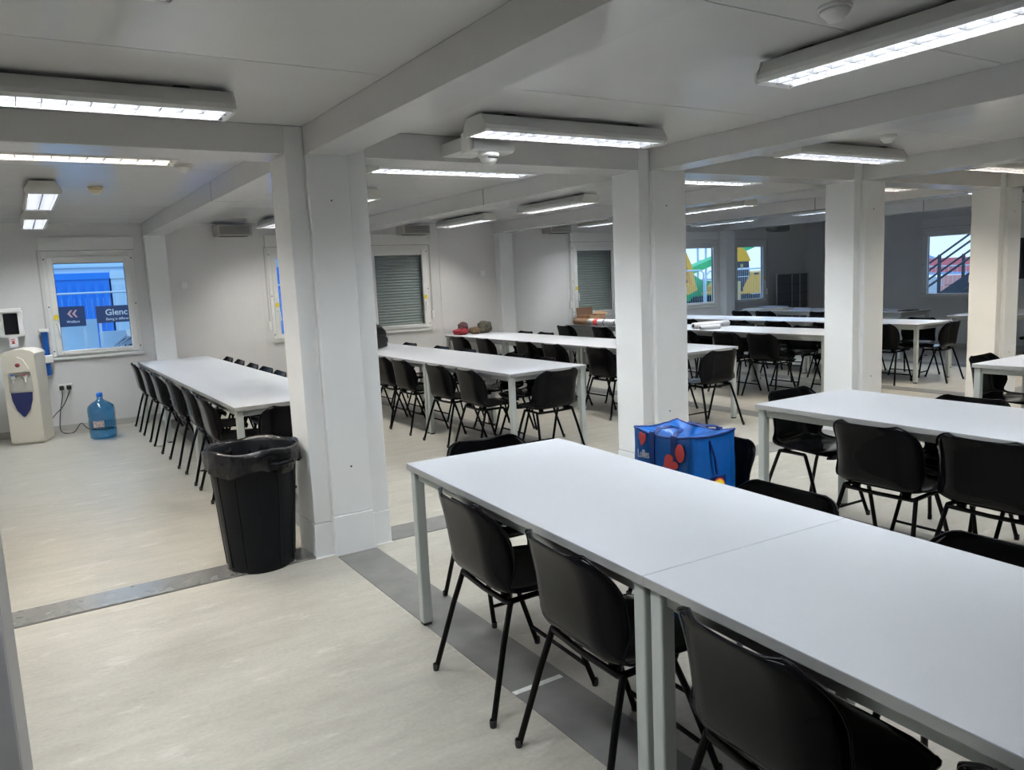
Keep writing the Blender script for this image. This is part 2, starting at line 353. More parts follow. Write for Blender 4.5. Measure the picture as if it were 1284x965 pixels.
for k, x in enumerate(modx):
    lc = ['cool', 'cool', 'cool', 'warm', 'neutral'][k]
    lamp(x-.02, 3.56, 'x', lc, 'long louvred ceiling lamp in front of the cross beam ' + nmx[k])
    lamp(x-.02, 4.90, 'x', 'warm' if k == 0 else lc, 'long louvred ceiling lamp just behind the cross beam ' + nmx[k])
    lc = ['cool', 'neutral', 'neutral', 'cool', 'dim'][k]
    rown = ['above the left table row', 'above the aisle behind the nearest column', 'above the row with the red bag', 'above the row with rolled drawings', 'above the far right row'][k]
    lamp(x-.01, 7.10, 'y', lc, 'lengthwise louvred ceiling lamp, nearer of two ' + rown)
    lamp(x-.01, 9.15, 'y', lc, 'lengthwise louvred ceiling lamp, farther of two ' + rown)
    lamp(x+.04, 1.63, 'y', 'cool', 'big louvred ceiling lamp at the top right, nearest of all' if k == 1 else 'louvred ceiling lamp out of frame in the front bay, %s from the left' % ORD[k])  # other bays repeat the seen front lamp out of view, included for lighting
# detectors and the alarm box
def detector(x, y, label, z=ZC, m=M_white):
    o = empty('smoke_detector', (x, y, z), 0, label=label, cat='smoke detector', group='ceiling detectors')
    MB().lathe([(0, -.012), (.055, -.012), (.055, 0), (0, 0)], n=20).build('base', m, o)
    MB().lathe([(0, -.05), (.024, -.048), (.034, -.036), (.046, -.024), (.050, -.012), (0, -.012)], n=20).build('sensor_head', m, o)
detector(.64, 6.9, 'yellowish round smoke detector on the ceiling near the left lamps', m=mat('aged_plastic', (.62, .55, .36), .5))
detector(2.40, 1.70, 'round white motion detector beside the nearest lamp at top')
detector(5.10, 3.2, 'round white smoke detector behind the lamp between second and third columns')
detector(1.05, 5.6, 'small round sensor on the ceiling behind the left cross beam')
eb = empty('emergency_unit', (2.31, 3.80, 2.192), 0, label='white wall box with dome sensor under left end of the middle lamp', cat='alarm box')
B('body', M_white, eb, -.14, .14, -.045, .06, 0, .11, b=.01)
B('diffuser', M_lampbody, eb, -.12, .14, -.055, -.045, .012, .06, b=.004)
B('bracket', M_lampbody, eb, -.10, .10, .06, AY0-3.80, .03, .10)
MB().lathe([(0, -.062), (.03, -.058), (.045, -.04), (.05, -.022), (.058, -.02), (.058, 0), (0, 0)], n=20).build('dome', M_white, eb, (.0, 0, 0))
B('slot', M_black, eb, -.03, .03, -.05, -.044, -.03, -.024)
# ------------------------------------------------------------------ tables
TH, TL, TW = .73, 1.60, .79
def table_meshes():
    l, w = TL/2-.001, TW/2
    d = {}
    d['table_top'] = MB().box(-w, w, -l, l, TH-.003, TH, b=.001).mesh('table_top', M_top)
    d['edge_band'] = MB().box(-w, w, -l, l, TH-.027, TH-.003).mesh('edge_band', M_edge)
    fr = MB(); i = .03
    for x0, x1, y0, y1 in ((-w+i, -w+i+.022, -l+i, l-i), (w-i-.022, w-i, -l+i, l-i), (-w+i, w-i, -l+i, -l+i+.022), (-w+i, w-i, l-i-.022, l-i)):
        fr.box(x0, x1, y0, y1, TH-.070, TH-.030)
    d['apron'] = fr.mesh('apron', M_leg)
    d['leg'] = MB().box(-.0225, .0225, -.0225, .0225, .012, TH-.028, b=.006).mesh('leg', M_leg)
    d['foot'] = MB().box(-.019, .019, -.019, .019, 0, .014, b=.003).mesh('foot', M_rub)
    return d
TM = table_meshes()
def table(x, y, rz, label, group='white canteen tables'):
    o = empty('canteen_table', (x, y, 0), rz, label=label, cat='table', group=group)
    link('table_top', TM['table_top'], o); link('edge_band', TM['edge_band'], o); link('apron', TM['apron'], o)
    for sx_ in (-1, 1):
        for sy in (-1, 1):
            g = link('leg', TM['leg'], o, (sx_*(TW/2-.034), sy*(TL/2-.034), 0)); link('foot', TM['foot'], g)
    return o
def row(x0, yn, n, names, rz=0.):
    for i in range(n):
        d = Vector((0, TL*(i+.5), 0)) if yn > 4 else Vector((0, -TL*(i+.5), 0))
        d.rotate(Matrix.Rotation(rz, 3, 'Z'))
        w = Vector((TW/2, 0, 0)); w.rotate(Matrix.Rotation(rz, 3, 'Z'))
        table(x0+w.x+d.x, yn+w.y+d.y, rz, names[i])
far3 = lambda s: ['nearest white table '+s, 'middle white table '+s, 'farthest white table '+s]
row(1.18, 5.37, 3, far3('of the left row beside the water cooler'))
row(3.37, 5.37, 3, far3('of the row right of the nearest column'))
row(5.29, 5.37, 3, far3('of the row with the red bag'))
row(7.50, 5.40, 3, far3('of the row carrying rolled drawings'))
row(9.25, 5.37, 3, far3('of the row between the third and fourth columns'))
row(11.35, 6.85, 2, ['nearer white table of the paper-strewn row by the right wall', 'farther white table of the paper-strewn row by the right wall'])
row(1.365, 3.055, 2, ['big white foreground table with the shopping bag behind it', 'big white foreground table at the bottom right corner'], rz=-.048)
row(3.515, 2.985, 2, ['white table at right behind the foreground table', 'white table continuing the second row off the right edge'], rz=-.02)
row(5.90, 3.01, 2, ['small-looking white table at the right edge beside the fourth column', 'white table beyond the right edge'])
table(11.66, 5.50, PI/2, 'white table seen edge-on under the stair window')
# ------------------------------------------------------------------ chairs
def chair_proto():
    prof = [(.200, .392), (.212, .412), (.206, .430), (.17, .438), (.10, .434), (.02, .424), (-.06, .416), (-.115, .418), (-.158, .432), (-.184, .460), (-.196, .505), (-.204, .555), (-.212, .61), (-.224, .668), (-.234, .703), (-.242, .725), (-.247, .738)]
    P = []
    for i in range(len(prof)-1):                    # smooth resample
        p0 = prof[max(i-1, 0)]; p1 = prof[i]; p2 = prof[i+1]; p3 = prof[min(i+2, len(prof)-1)]
        for t in (0, .5):
            P.append(tuple(.5*((2*p1[j])+(-p0[j]+p2[j])*t+(2*p0[j]-5*p1[j]+4*p2[j]-p3[j])*t*t+(-p0[j]+3*p1[j]-3*p2[j]+p3[j])*t**3) for j in (0, 1)))
    P.append(prof[-1])
    n = len(P); NV = 17; mid = []; nor = []
    for i, (x, z) in enumerate(P):
        a = P[max(i-1, 0)]; b = P[min(i+1, n-1)]; tx, tz = b[0]-a[0], b[1]-a[1]; L = math.hypot(tx, tz); tx /= L; tz /= L
        nx, nz = tz, -tx                          # sitter side: up on seat, forward on back
        if i < 3: pass
        u = i/(n-1)
        back = min(1, max(0, (z-.43)/.09)) if x < -.1 else 0
        hw = .205+.012*min(1, max(0, (.2-x)/.2))
        if x < -.1: hw = .217+.008*back-.012*max(0, (z-.6)/.15)
        if z > .655 and x < -.1: s_ = min(1, (z-.655)/.0835); hw -= .085*(1-math.sqrt(max(0, 1-s_*s_)))
        if x > .14: s_ = min(1, (x-.14)/.073); hw -= .045*(1-math.sqrt(max(0, 1-s_*s_)))
        if i < 3: hw = .165
        c = .062*back+(1-back)*(.022*min(1, max(0, (.12-x)/.2))-.012*min(1, max(0, (x-.02)/.15)))
        if x < -.1: c *= 1-.72*min(1, max(0, (z-.60)/.12))**1.5
        ctr = (.008*back)                         # lumbar dish
        for k in range(NV):
            v = -1+2*k/(NV-1); e = max(0, (abs(v)-.62)/.38)**1.7*c-ctr*(1-v*v)*(-1)*0
            dish = .010*(v*v)*back
            mid.append(Vector((x+nx*(e+dish), hw*v, z+nz*(e+dish)))); nor.append(Vector((nx, 0, nz)))
    # true normals
    idx = lambda i, k: i*NV+k
    N = []
    for i in range(n):
        for k in range(NV):
            du = mid[idx(min(i+1, n-1), k)]-mid[idx(max(i-1, 0), k)]; dv = mid[idx(i, min(k+1, NV-1))]-mid[idx(i, max(k-1, 0))]
            q = du.cross(dv); 
            if q.dot(nor[idx(i, k)]) < 0: q = -q
            N.append(q.normalized())
    t = .0028; vs = [m+q*t for m, q in zip(mid, N)]+[m-q*t for m, q in zip(mid, N)]; o = n*NV; fs = []
    for i in range(n-1):
        for k in range(NV-1):
            a, b, c_, d = idx(i, k), idx(i, k+1), idx(i+1, k+1), idx(i+1, k); fs.append((a, b, c_, d)); fs.append((a+o, d+o, c_+o, b+o))
    edge = [idx(0, k) for k in range(NV)]+[idx(i, NV-1) for i in range(1, n)]+[idx(n-1, k) for k in range(NV-2, -1, -1)]+[idx(i, 0) for i in range(n-2, 0, -1)]
    for j in range(len(edge)): a, b = edge[j], edge[(j+1) % len(edge)]; fs.append((a, a+o, b+o, b))
    mb = MB(); mb.quadmesh(vs, fs, True)
    rim = [mid[e] for e in edge]                   # rolled rim
    mb.tube(rim+[rim[0]], .0048, 5, False)
    r = empty('stacking_chair')
    shell = mb.build('shell', M_chair, r)
    for s in (-1, 1):
        MB().lathe([(0, -.028), (.020, -.026), (.022, 0)], n=10).build('mounting_boss', M_chair, shell, (-.115, s*.13, .414))
    tube = .0108
    for s in (-1, 1):
        g = MB().tube([(-.13, s*.185, .398), (-.175, s*.203, .26), (-.245, s*.235, .012)], tube).build('leg', M_tube, r)
        MB().lathe([(0, 0), (.0105, 0), (.0122, .005), (.0122, .026), (.0108, .028)], (-.247, s*.236, 0), n=10).build('foot_cap', M_rub, g)
        g = MB().tube([(.05, s*.178, .398), (.10, s*.187, .28), (.195, s*.205, .012)], tube).build('leg', M_tube, r)
        MB().lathe([(0, 0), (.0105, 0), (.0122, .005), (.0122, .026), (.0108, .028)], (.197, s*.2055, 0), n=10).build('foot_cap', M_rub, g)
        MB().tube([(-.13, s*.185, .400), (-.04, s*.18, .401), (.05, s*.178, .400)], tube).build('side_rail', M_tube, r)
    MB().tube([(-.125, -.19, .398), (-.135, -.17, .394), (-.14, 0, .392), (-.135, .17, .394), (-.125, .19, .398)], tube).build('rear_rail', M_tube, r)
    MB().tube([(.168, -.2, .085), (.168, .2, .085)], .008).build('stretcher', M_tube, r)
    return r
proto = chair_proto(); used = [False]
def chair(x, y, face, label, group, dz=0.):
    """face: degrees, 0 looks to +X"""
    o = copy_tree(proto) if used[0] else proto; used[0] = True
    o.location = (x, y, 0); o.rotation_euler = (0, 0, math.radians(face)); return tag(o, label, 'chair', group)
def side(xs, ys, face, desc, group, jit=2.):
    for i, y in enumerate(ys):
        chair(xs+random.uniform(-.015, .015), y, face+random.uniform(-jit, jit), 'black chair, %s from the near end, %s' % (ORD[i], desc), group)
# foreground table
fg = 'chairs around the foreground tables'
for i, (x, y, a) in enumerate(((1.475, 2.37, -3), (1.455, 1.75, -4), (1.415, 1.055, -5), (1.36, .38, -4))):
    chair(x, y, a, ['glossy black chair tucked under the foreground table, farthest of its near side', 'glossy black chair tucked under the foreground table, middle of its near side', 'glossy black chair seen largest at the bottom, right of the table joint', 'black chair whose rim just shows at the bottom right corner'][i], fg)
chair(1.955, 1.70, 180, 'black chair whose top rim shows behind the foreground table, right of the bag', fg)
chair(1.935, .97, 181, 'black chair whose top rim shows behind the foreground table at the right edge', fg)
chair(2.47, 2.47, 176, 'black chair holding the blue shopping bag', fg)
chair(1.83, 2.98, -93, 'black chair at the far short end of the foreground table', fg)
# second table
rg = 'chairs around the second table'
chair(3.57, 2.17, 0, 'black chair on the near side of the second table, left of two', rg)
chair(3.60, 1.67, -1, 'black chair on the near side of the second table, at the right edge', rg)
chair(4.14, 2.21, 180, 'black chair behind the second table, left of two rims showing', rg)
chair(4.14, 1.69, 180, 'black chair behind the second table, right of two rims showing', rg)
chair(4.00, 2.92, -92, 'black chair at the far short end of the second table', rg)
chair(6.35, 2.95, -90, 'black chair at the far short end of the small right-edge table', 'chairs around the right-edge table')
chair(6.58, 2.42, 178, 'black chair under the small right-edge table', 'chairs around the right-edge table')
# left row
g1 = 'chairs at the left table row'
side(1.315, [6.0, 6.65, 7.4, 8.2, 8.95, 9.68], 0, 'cooler side of the left row', g1)
side(1.83, [6.66, 7.26, 7.765, 8.28, 8.89, 9.41], 180, 'column side of the left row', g1)
chair(1.50, 5.33, 92, 'black chair behind the bin at the end of the left row', g1)
g2 = 'chairs at the row right of the nearest column'
side(3.46, [5.88, 6.48, 7.26, 7.77, 8.27], 0, 'left side of the second far row', g2)
side(4.03, [6.12, 6.65, 7.62, 8.26, 9.15], 180, 'right side of the second far row', g2)
chair(3.72, 5.39, 92, 'black chair at the near short end of the row right of the nearest column', g2)
g3 = 'chairs at the row with the red bag'
side(5.36, [6.45, 7.30, 7.87, 8.86, 9.52], 0, 'left side of the red-bag row', g3)
side(5.97, [6.3, 7.3, 8.88, 9.40], 180, 'right side of the red-bag row', g3)
chair(5.62, 5.36, 88, 'black chair with its back to us right of the second column', g3)
g5 = 'chairs at the row with rolled drawings'
side(7.44, [6.07, 6.60, 7.32, 8.98, 9.85], 0, 'left side of the rolled-drawings row', g5)
side(8.20, [5.75, 6.35, 7.32, 8.0, 8.92], 180, 'right side of the rolled-drawings row', g5)
g6 = 'chairs at the row between the third and fourth columns'
side(9.22, [5.72, 6.48, 7.28, 7.95, 9.0], 0, 'left side of the fifth far row', g6)
side(9.95, [5.85, 6.6, 7.4], 180, 'right side of the fifth far row', g6)
chair(9.70, 5.40, 96, 'black chair with its back to us between the third and fourth columns', g6)
side(11.28, [8.08, 9.18, 9.72], 0, 'left side of the paper-strewn row', 'chairs at the paper-strewn row')
chair(11.45, 4.95, 90, 'black chair in the gap right of the fourth column', 'chairs at the paper-strewn row')
# ------------------------------------------------------------------ dustbin with liner
bn = empty('dustbin', (1.015, 4.30, 0), math.radians(-10), label='tall black dustbin with a black liner beside the nearest column', cat='dustbin')
MB().lathe([(0, .006), (.165, .006), (.17, 0), (.176, .01), (.183, .08), (.205, .35), (.228, .62), (.232, .63), (.240, .632), (.240, .655), (.230, .66), (.222, .65), (.20, .35), (.172, .02), (0, .02)], n=40).build('body', M_bin, bn)
mb = MB()
for k in range(12):
    a = 2*PI*k/12; 
    mb.tube([(.180*math.cos(a), .180*math.sin(a), .03), (.2035*math.cos(a), .2035*math.sin(a), .34), (.226*math.cos(a), .226*math.sin(a), .60)], .004, 5)
mb.build('rib', M_bin, bn)
def liner():
    mb = MB(); n = 64; prof = [(.19, .30, 0), (.205, .45, .004), (.220, .60, .007), (.228, .655, .006), (.240, .675, .006), (.250, .668, .007), (.253, .63, .010), (.251, .585, .012), (.247, .555, .015)]
    vs = []; fs = []
    for j, (r, z, w) in enumerate(prof):
        for k in range(n):
            a = 2*PI*k/n; d = w*(math.sin(7*a+j)+.7*math.sin(13*a+1.3*j)+.5*math.sin(23*a))*.55
            zz = z+(w*1.3*math.sin(5*a+.4*j) if j > 2 else 0)
            vs.append(((r+d)*math.cos(a), (r+d)*math.sin(a), zz))
    for j in range(len(prof)-1):
        for k in range(n): fs.append((j*n+k, j*n+(k+1) % n, (j+1)*n+(k+1) % n, (j+1)*n+k))
    return mb.quadmesh(vs, fs, True)
liner().build('liner', M_liner, bn)
for s in (-1, 1):
    h = MB().tube([(-.055, 0, .0), (-.055, -.035, .0), (-.045, -.045, 0), (.045, -.045, 0), (.055, -.035, 0), (.055, 0, 0)], .011, 8).box(-.065, .065, -.012, .004, -.035, .03, b=.004)
    o = h.build('handle', M_bin, bn, (0, 0, .60)); a = math.radians(-58 if s > 0 else 122)
    o.location = (.236*math.cos(a), .236*math.sin(a), .600); o.rotation_euler = (0, 0, a+PI/2)
# ------------------------------------------------------------------ shopping bag on its chair
bgx = empty('shopping_bag', (2.47, 2.50, .447), math.radians(0), label='bright blue shopping bag with red hearts standing on a chair', cat='shopping bag')
def bag_body():
    mb = MB(); w, l, h = .135, .175, .36; nx, nz = 10, 8; vs = []; fs = []
    per = []
    for i in range(nx): per.append((-w, l-2*l*i/nx))
    for i in range(nx): per.append((-w+2*w*i/nx, -l))
    for i in range(nx): per.append((w, -l+2*l*i/nx))
    for i in range(nx): per.append((w-2*w*i/nx, l))
    n = len(per)
    for j in range(nz+1):
        t = j/nz; z = h*t; inn = 1-.03*t
        for k, (x, y) in enumerate(per):
            wv = .005*math.sin(3*t+k*.8)*t+.004*math.sin(k*1.7+5*t)
            dip = -.022*t**6*(1-abs(y/l)**2) if abs(x) > w*.95 else -.012*t**6*(1-abs(x/w)**2)
            sg = 1 if abs(x) > w*.95 else 0
            vs.append((x*inn+(math.copysign(wv, x) if sg else 0), y*(inn if not sg else 1)+(0 if sg else math.copysign(wv, y)), z+dip))
    for j in range(nz):
        for k in range(n): fs.append((j*n+k, j*n+(k+1) % n, (j+1)*n+(k+1) % n, (j+1)*n+k))
    mb.quadmesh(vs, fs, True); mb.quadmesh([vs[k] for k in range(n)], [tuple(range(n))])
    # zipped top, sagging in the middle
    top = [vs[nz*n+k] for k in range(n)]; c = (0, -.02, h-.05); inner = [(p[0]*.55, p[1]*.6-.01, h-.028+.008*math.sin(i)) for i, p in enumerate(top)]
    mb.quadmesh(top+inner+[c], [(k, (k+1) % n, n+(k+1) % n, n+k) for k in range(n)]+[(n+k, n+(k+1) % n, 2*n) for k in range(n)], True)
    return mb, top
mb, toprim = bag_body(); mb.build('body', M_bag, bgx)
MB().tube(toprim+[toprim[0]], .005, 6, False).build('rim_piping', M_bagdark, bgx)
for s in (-1, 1):
    x = s*.142
    hb = MB()
    for y in (-.084, .050): hb.box(x-.003, x+.003, y-.014, y+.014, .05, .355)
    hb.build('strap', M_bagdark, bgx)
    pts = [(x, -.084, .335), (x*.85, -.08, .362), (x*.45, -.055, .368), (x*.35, .02, .368), (x*.7, .046, .364), (x, .050, .335)]
    hm = MB(); vs = []; fs = []
    for i, p in enumerate(pts): vs += [(p[0], p[1]-.013, p[2]-.003), (p[0], p[1]+.013, p[2]+.003), (p[0]+.004, p[1]+.013, p[2]+.005), (p[0]+.004, p[1]-.013, p[2])]
    for i in range(len(pts)-1):
        for k in range(4): fs.append((4*i+k, 4*i+(k+1) % 4, 4*i+4+(k+1) % 4, 4*i+4+k))
    hm.quadmesh(vs, fs, True).build('carry_handle', M_bagdark, bgx)
MB().tube([(-.02, -.176, .33), (.0, -.188, .25), (.012, -.187, .18)], .006, 6).build('side_tab', M_bagdark, bgx)
text('lettering', 'Lollies', .052, M_white, bgx, (-.1475, .140, .228), (PI/2, -.06, -PI/2), sx=.58)
def blob(name, y, z, sy, sz, rot, heart=True):
    poly = []
    for k in range(20):
        a = 2*PI*k/20
        u, v = (16*math.sin(a)**3/17, (13*math.cos(a)-5*math.cos(2*a)-2*math.cos(3*a)-math.cos(4*a))/15) if heart else (math.cos(a), math.sin(a))
        u, v = u*math.cos(rot)-v*math.sin(rot), u*math.sin(rot)+v*math.cos(rot); poly.append((y+u*sy, z+v*sz))
    MB().prism(poly, -.1475, -.1435, 'x').build(name, M_red, bgx)
blob('heart_print', .110, .315, .024, .036, .2); blob('heart_print', -.125, .285, .026, .040, 0, False); blob('heart_print', -.065, .235, .050, .036, .9)
lg = B('logo_patch', mat('logo_navy', (.01, .02, .12), .5), bgx, -.02, .075, -.1795, -.1765, .075, .165)
MB().lathe([(0, -.0025), (.036, -.0025), (.036, 0)], (.0275, -.1795, .118), n=20, axis='y').build('logo_disc', M_yel, lg)
MB().lathe([(.0365, -.0028), (.041, -.0028), (.041, 0)], (.0275, -.1795, .118), n=20, axis='y').build('logo_ring', M_red, lg)
# ------------------------------------------------------------------ water cooler and the things around it
wc = empty('water_cooler', (.045, 9.80, 0), math.radians(-16), label='cream water cooler with two taps and a navy shield panel', cat='water cooler')
MB().box(-.155, .155, -.19, .20, .0, .955, b=.02).build('body', M_cream, wc)
MB().prism([(-.160, .93), (-.160, .955), (-.12, .985), (-.05, 1.003), (.05, 1.003), (.12, .985), (.160, .955), (.160, .93)], -.20, .19, 'y').build('lid', M_cream, wc)
MB().prism([(-.155, .03), (.155, .03), (.155, .90), (.13, .955), (-.13, .955), (-.155, .90)], -.205, -.19, 'y').build('front_panel', M_cream, wc)
fp = MB().prism([(-.115, .56), (.115, .56), (.105, .74), (.075, .82), (.03, .86), (-.03, .86), (-.075, .82), (-.105, .74)], -.209, -.203, 'y').build('tap_panel', M_tapgrey, wc)
MB().prism([(-.105, .77), (.105, .77), (.085, .83), (.05, .90), (0, .93), (-.05, .90), (-.085, .83)], -.235, -.20, 'y').build('hood', M_cream, wc)
for s in (-1, 1):
    tp = MB().box(s*.055-.014, s*.055+.014, -.25, -.205, .70, .735, b=.004).tube([(s*.055, -.24, .70), (s*.055, -.242, .665)], .009, 8).build('tap', M_white, wc)
    MB().box(s*.055-.012, s*.055+.012, -.262, -.246, .735, .75, b=.003).build('lever', M_red if s > 0 else M_blue, tp)
MB().prism([(-.100, .555), (.100, .555), (.092, .47), (.06, .37), (.015, .305), (0, .295), (-.015, .305), (-.06, .37), (-.092, .47)], -.214, -.204, 'y').build('shield_panel', M_navy, wc)
MB().lathe([(0, -.003), (.022, -.003), (.022, 0)], (0, -.236, .845), n=16, axis='y').build('badge', mat('badge_red', (.35, .05, .06), .4), wc)
B('kick_plate', M_tapgrey, wc, -.14, .14, -.186, .19, 0, .012)
bt = empty('water_bottle', (.685, 9.40, 0), 0, label='big blue water bottle standing on the floor under the window', cat='water bottle')
MB().lathe([(0, .006), (.11, .004), (.130, .015), (.134, .04), (.134, .10), (.129, .115), (.134, .13), (.134, .21), (.128, .225), (.134, .24), (.134, .325), (.125, .355), (.085, .39), (.045, .412), (.030, .425), (.028, .46), (0, .46)], n=28).build('body', M_bottle, bt)
MB().lathe([(0, .497), (.026, .495), (.031, .488), (.032, .45), (.030, .445), (.030, .448)], n=20).build('cap', M_blue, bt)
pl = []
mb = MB(); n = 10; vs = [(.1352*math.cos(a), .1352*math.sin(a), z) for z in (.135, .205) for a in [-2.35+i*.09 for i in range(n)]]
mb.quadmesh(vs, [(i, i+1, n+i+1, n+i) for i in range(n-1)], True).build('paper_label', mat('label_print', (.42, .36, .34), .6, var=.6, scale=60), bt)
ds = empty('sanitiser_dispenser', (-.048, YB, 0), 0, label='white wall dispenser with black phone-like front above the water cooler', cat='dispenser')
B('housing', M_white, ds, -.135, .135, -.09, 0, 1.115, 1.40, b=.008)
B('hood', M_white, ds, -.14, .125, -.12, 0, 1.385, 1.43, b=.008)
B('black_front', M_screen, ds, -.05, .085, -.098, -.088, 1.145, 1.375, b=.006)
cd = empty('label_card', (-.03, 10.16, 1.004), 0, label='white card with red sideways letters between dispenser and cooler', cat='card')
B('card', M_paper, cd, -.04, .045, -.004, .004, 0, .115)
text('lettering', 'EM', .052, M_red, cd, (-.018, -.0055, .096), (PI/2, PI/2, 0), sx=.9)
cp = empty('cup_dispenser', (.265, YB, 0), 0, label='white wall bracket holding a tube of blue cups beside the window', cat='cup dispenser')
br = MB().box(-.05, .05, -.10, 0, 1.15, 1.185, b=.006).box(-.05, -.035, -.1, 0, 1.12, 1.16, b=.004); br.build('top_bracket', M_white, cp)
B('lower_bracket', M_white, cp, -.05, .06, -.105, 0, .80, .89, b=.008)
mb = MB()
for i in range(16): z = .66+i*.031; mb.lathe([(.026, z), (.036, z+.034), (.037, z+.036), (.034, z+.036)], (.005, -.055, 0), n=14)
mb.build('cup_stack', M_blue, cp)
so = empty('power_socket', (.412, YB, .50), 0, label='white double power socket with two black plugs under the window', cat='socket')
B('face_plate', M_white, so, -.073, .073, -.012, 0, -.043, .043, b=.004)
for s in (-1, 1):
    B('plug', M_black, so, s*.036-.024, s*.036+.024, -.045, -.012, -.024, .026, b=.008)
    B('rocker', M_white, so, s*.02-.008, s*.02+.008, -.015, -.012, .030, .040)
def cable(pts, label):
    P = [Vector(p) for p in pts]; out = []
    for i in range(len(P)-1):
        p0, p1, p2, p3 = P[max(i-1, 0)], P[i], P[i+1], P[min(i+2, len(P)-1)]
        for t in (0, .25, .5, .75): out.append(.5*((2*p1)+(p2-p0)*t+(2*p0-5*p1+4*p2-p3)*t*t+(3*p1-p0-3*p2+p3)*t**3))
    out.append(P[-1]); tag(MB().tube(out, .005, 6).build('power_cable', M_black), label, 'cable')
cable([(.376, 10.205, .478), (.37, 10.19, .40), (.33, 10.17, .22), (.31, 10.12, .05), (.35, 10.03, .008), (.44, 10.04, .007), (.52, 10.10, .09), (.58, 10.02, .03), (.70, 9.96, .007), (.84, 10.0, .007), (.80, 10.09, .007), (.62, 10.09, .007)], 'black cable dropping from the left plug and looping on the floor')
cable([(.448, 10.205, .478), (.44, 10.19, .44), (.37, 10.2, .30), (.27, 10.18, .20), (.20, 10.08, .12)], 'thin black cable running from the right plug behind the cooler')
# ------------------------------------------------------------------ fan heaters on the wall
for i, (x, l) in enumerate(((2.40, 'grey fan heater high on the wall left of the nearest column'), (4.86, 'grey fan heater above the first shuttered window'), (7.35, 'grey fan heater beside the second shuttered window'), (12.6, 'grey fan heater in the dark back corner'))):
    o = empty('fan_heater', (x, YB, ZB-.02), 0, label=l, cat='heater', group='wall fan heaters')
    B('body', M_ac, o, -.21, .21, -.24, 0, .0, .13, b=.012)
    for k in range(6): B('grille_slat', M_gap, o, -.18, .18, -.243, -.238, .022+k*.016, .030+k*.016)
    B('outlet', M_black, o, -.16, .16, -.22, -.08, -.006, .002)
# light switch plates on the wall
for x, l in ((1.80, 'small white switch plate on the wall above the left row'), (6.02, 'small white switch plate beside the far wall post')):
    o = empty('wall_switch', (x, YB, 1.60), 0, label=l, cat='switch'); B('plate', M_white, o, -.04, .04, -.012, 0, -.04, .04, b=.004); B('rocker', M_white, o, -.015, .015, -.016, -.011, -.02, .02, b=.002)
# ------------------------------------------------------------------ things on the tables
def roll(x0, y0, x1, y1, z, r, m, label, cat='roll', bands=(), end=M_card, core=True):
    d = Vector((x1-x0, y1-y0, 0)); L = d.length; o = empty('paper_roll', (x0, y0, z+r), math.atan2(d.y, d.x), label=label, cat=cat)
    MB().lathe([(r*.62, 0), (r, 0), (r, L), (r*.62, L), (r*.62, 0)], n=20, axis='x').build('sheet', m, o)
    for i in range(2): MB().lathe([(r*(.62-.12*i), .004), (r*(.50-.12*i), .004+.0), (r*(.50-.12*i), L-.004), (r*(.62-.12*i), L-.004)], n=16, axis='x').build('inner_wrap', end, o)
    for a, b, mm in bands: MB().lathe([(r+.0008, a), (r+.0015, a), (r+.0015, b), (r+.0008, b)], n=20, axis='x').build('band', mm, o)
    return o
roll(7.60, 7.48, 8.22, 7.44, TH, .042, M_paper, 'larger rolled white drawing lying across the middle table', end=M_black)
roll(7.52, 7.28, 7.80, 7.20, TH, .030, M_paper, 'smaller rolled drawing in front of the larger one', end=M_black)
roll(7.568, 10.02, 7.568, 8.3, TH+.001, .050, M_paper, 'long white printed tube with bare brown end on the far table', bands=((0, .36, M_card), (.36, .38, M_tapgrey), (.40, .42, M_tapgrey), (.50, .60, M_red), (.74, .76, M_navy), (1.0, 1.02, M_navy), (1.1, 1.11, M_navy)))
cbx = empty('cardboard_box', (7.86, 9.98, TH), math.radians(12), label='open brown cardboard box in front of the second shuttered window', cat='box')
bxm = MB(); w, l, h = .20, .13, .14
bxm.box(-w, w, -l, -l+.004, 0, h).box(-w, w, l-.004, l, 0, h).box(-w, -w+.004, -l, l, 0, h).box(w-.004, w, -l, l, 0, h).box(-w, w, -l, l, 0, .004); bxm.build('tray', M_card, cbx)
MB().quadmesh([(-w, l, h), (w, l, h), (w+.02, l+.03, h+.12), (-w+.02, l+.03, h+.12), (-w, l+.004, h), (w, l+.004, h), (w+.02, l+.034, h+.12), (-w+.02, l+.034, h+.12)], [(0, 1, 2, 3), (7, 6, 5, 4), (0, 4, 5, 1), (1, 5, 6, 2), (2, 6, 7, 3), (3, 7, 4, 0)]).build('flap', mat('dark_card', (.16, .09, .05), .8), cbx)
MB().quadmesh([(w, -l, h), (w, l, h), (w+.11, l, h+.05), (w+.09, -l, h+.02), (w, -l, h+.004), (w, l, h+.004), (w+.11, l, h+.054), (w+.09, -l, h+.024)], [(0, 1, 2, 3), (7, 6, 5, 4), (0, 4, 5, 1), (1, 5, 6, 2), (2, 6, 7, 3), (3, 7, 4, 0)]).build('flap', mat('light_card', (.42, .27, .15), .8), cbx)
B('printed_mark', M_red, cbx, -.02, .05, -l-.001, -l, .03, .08)
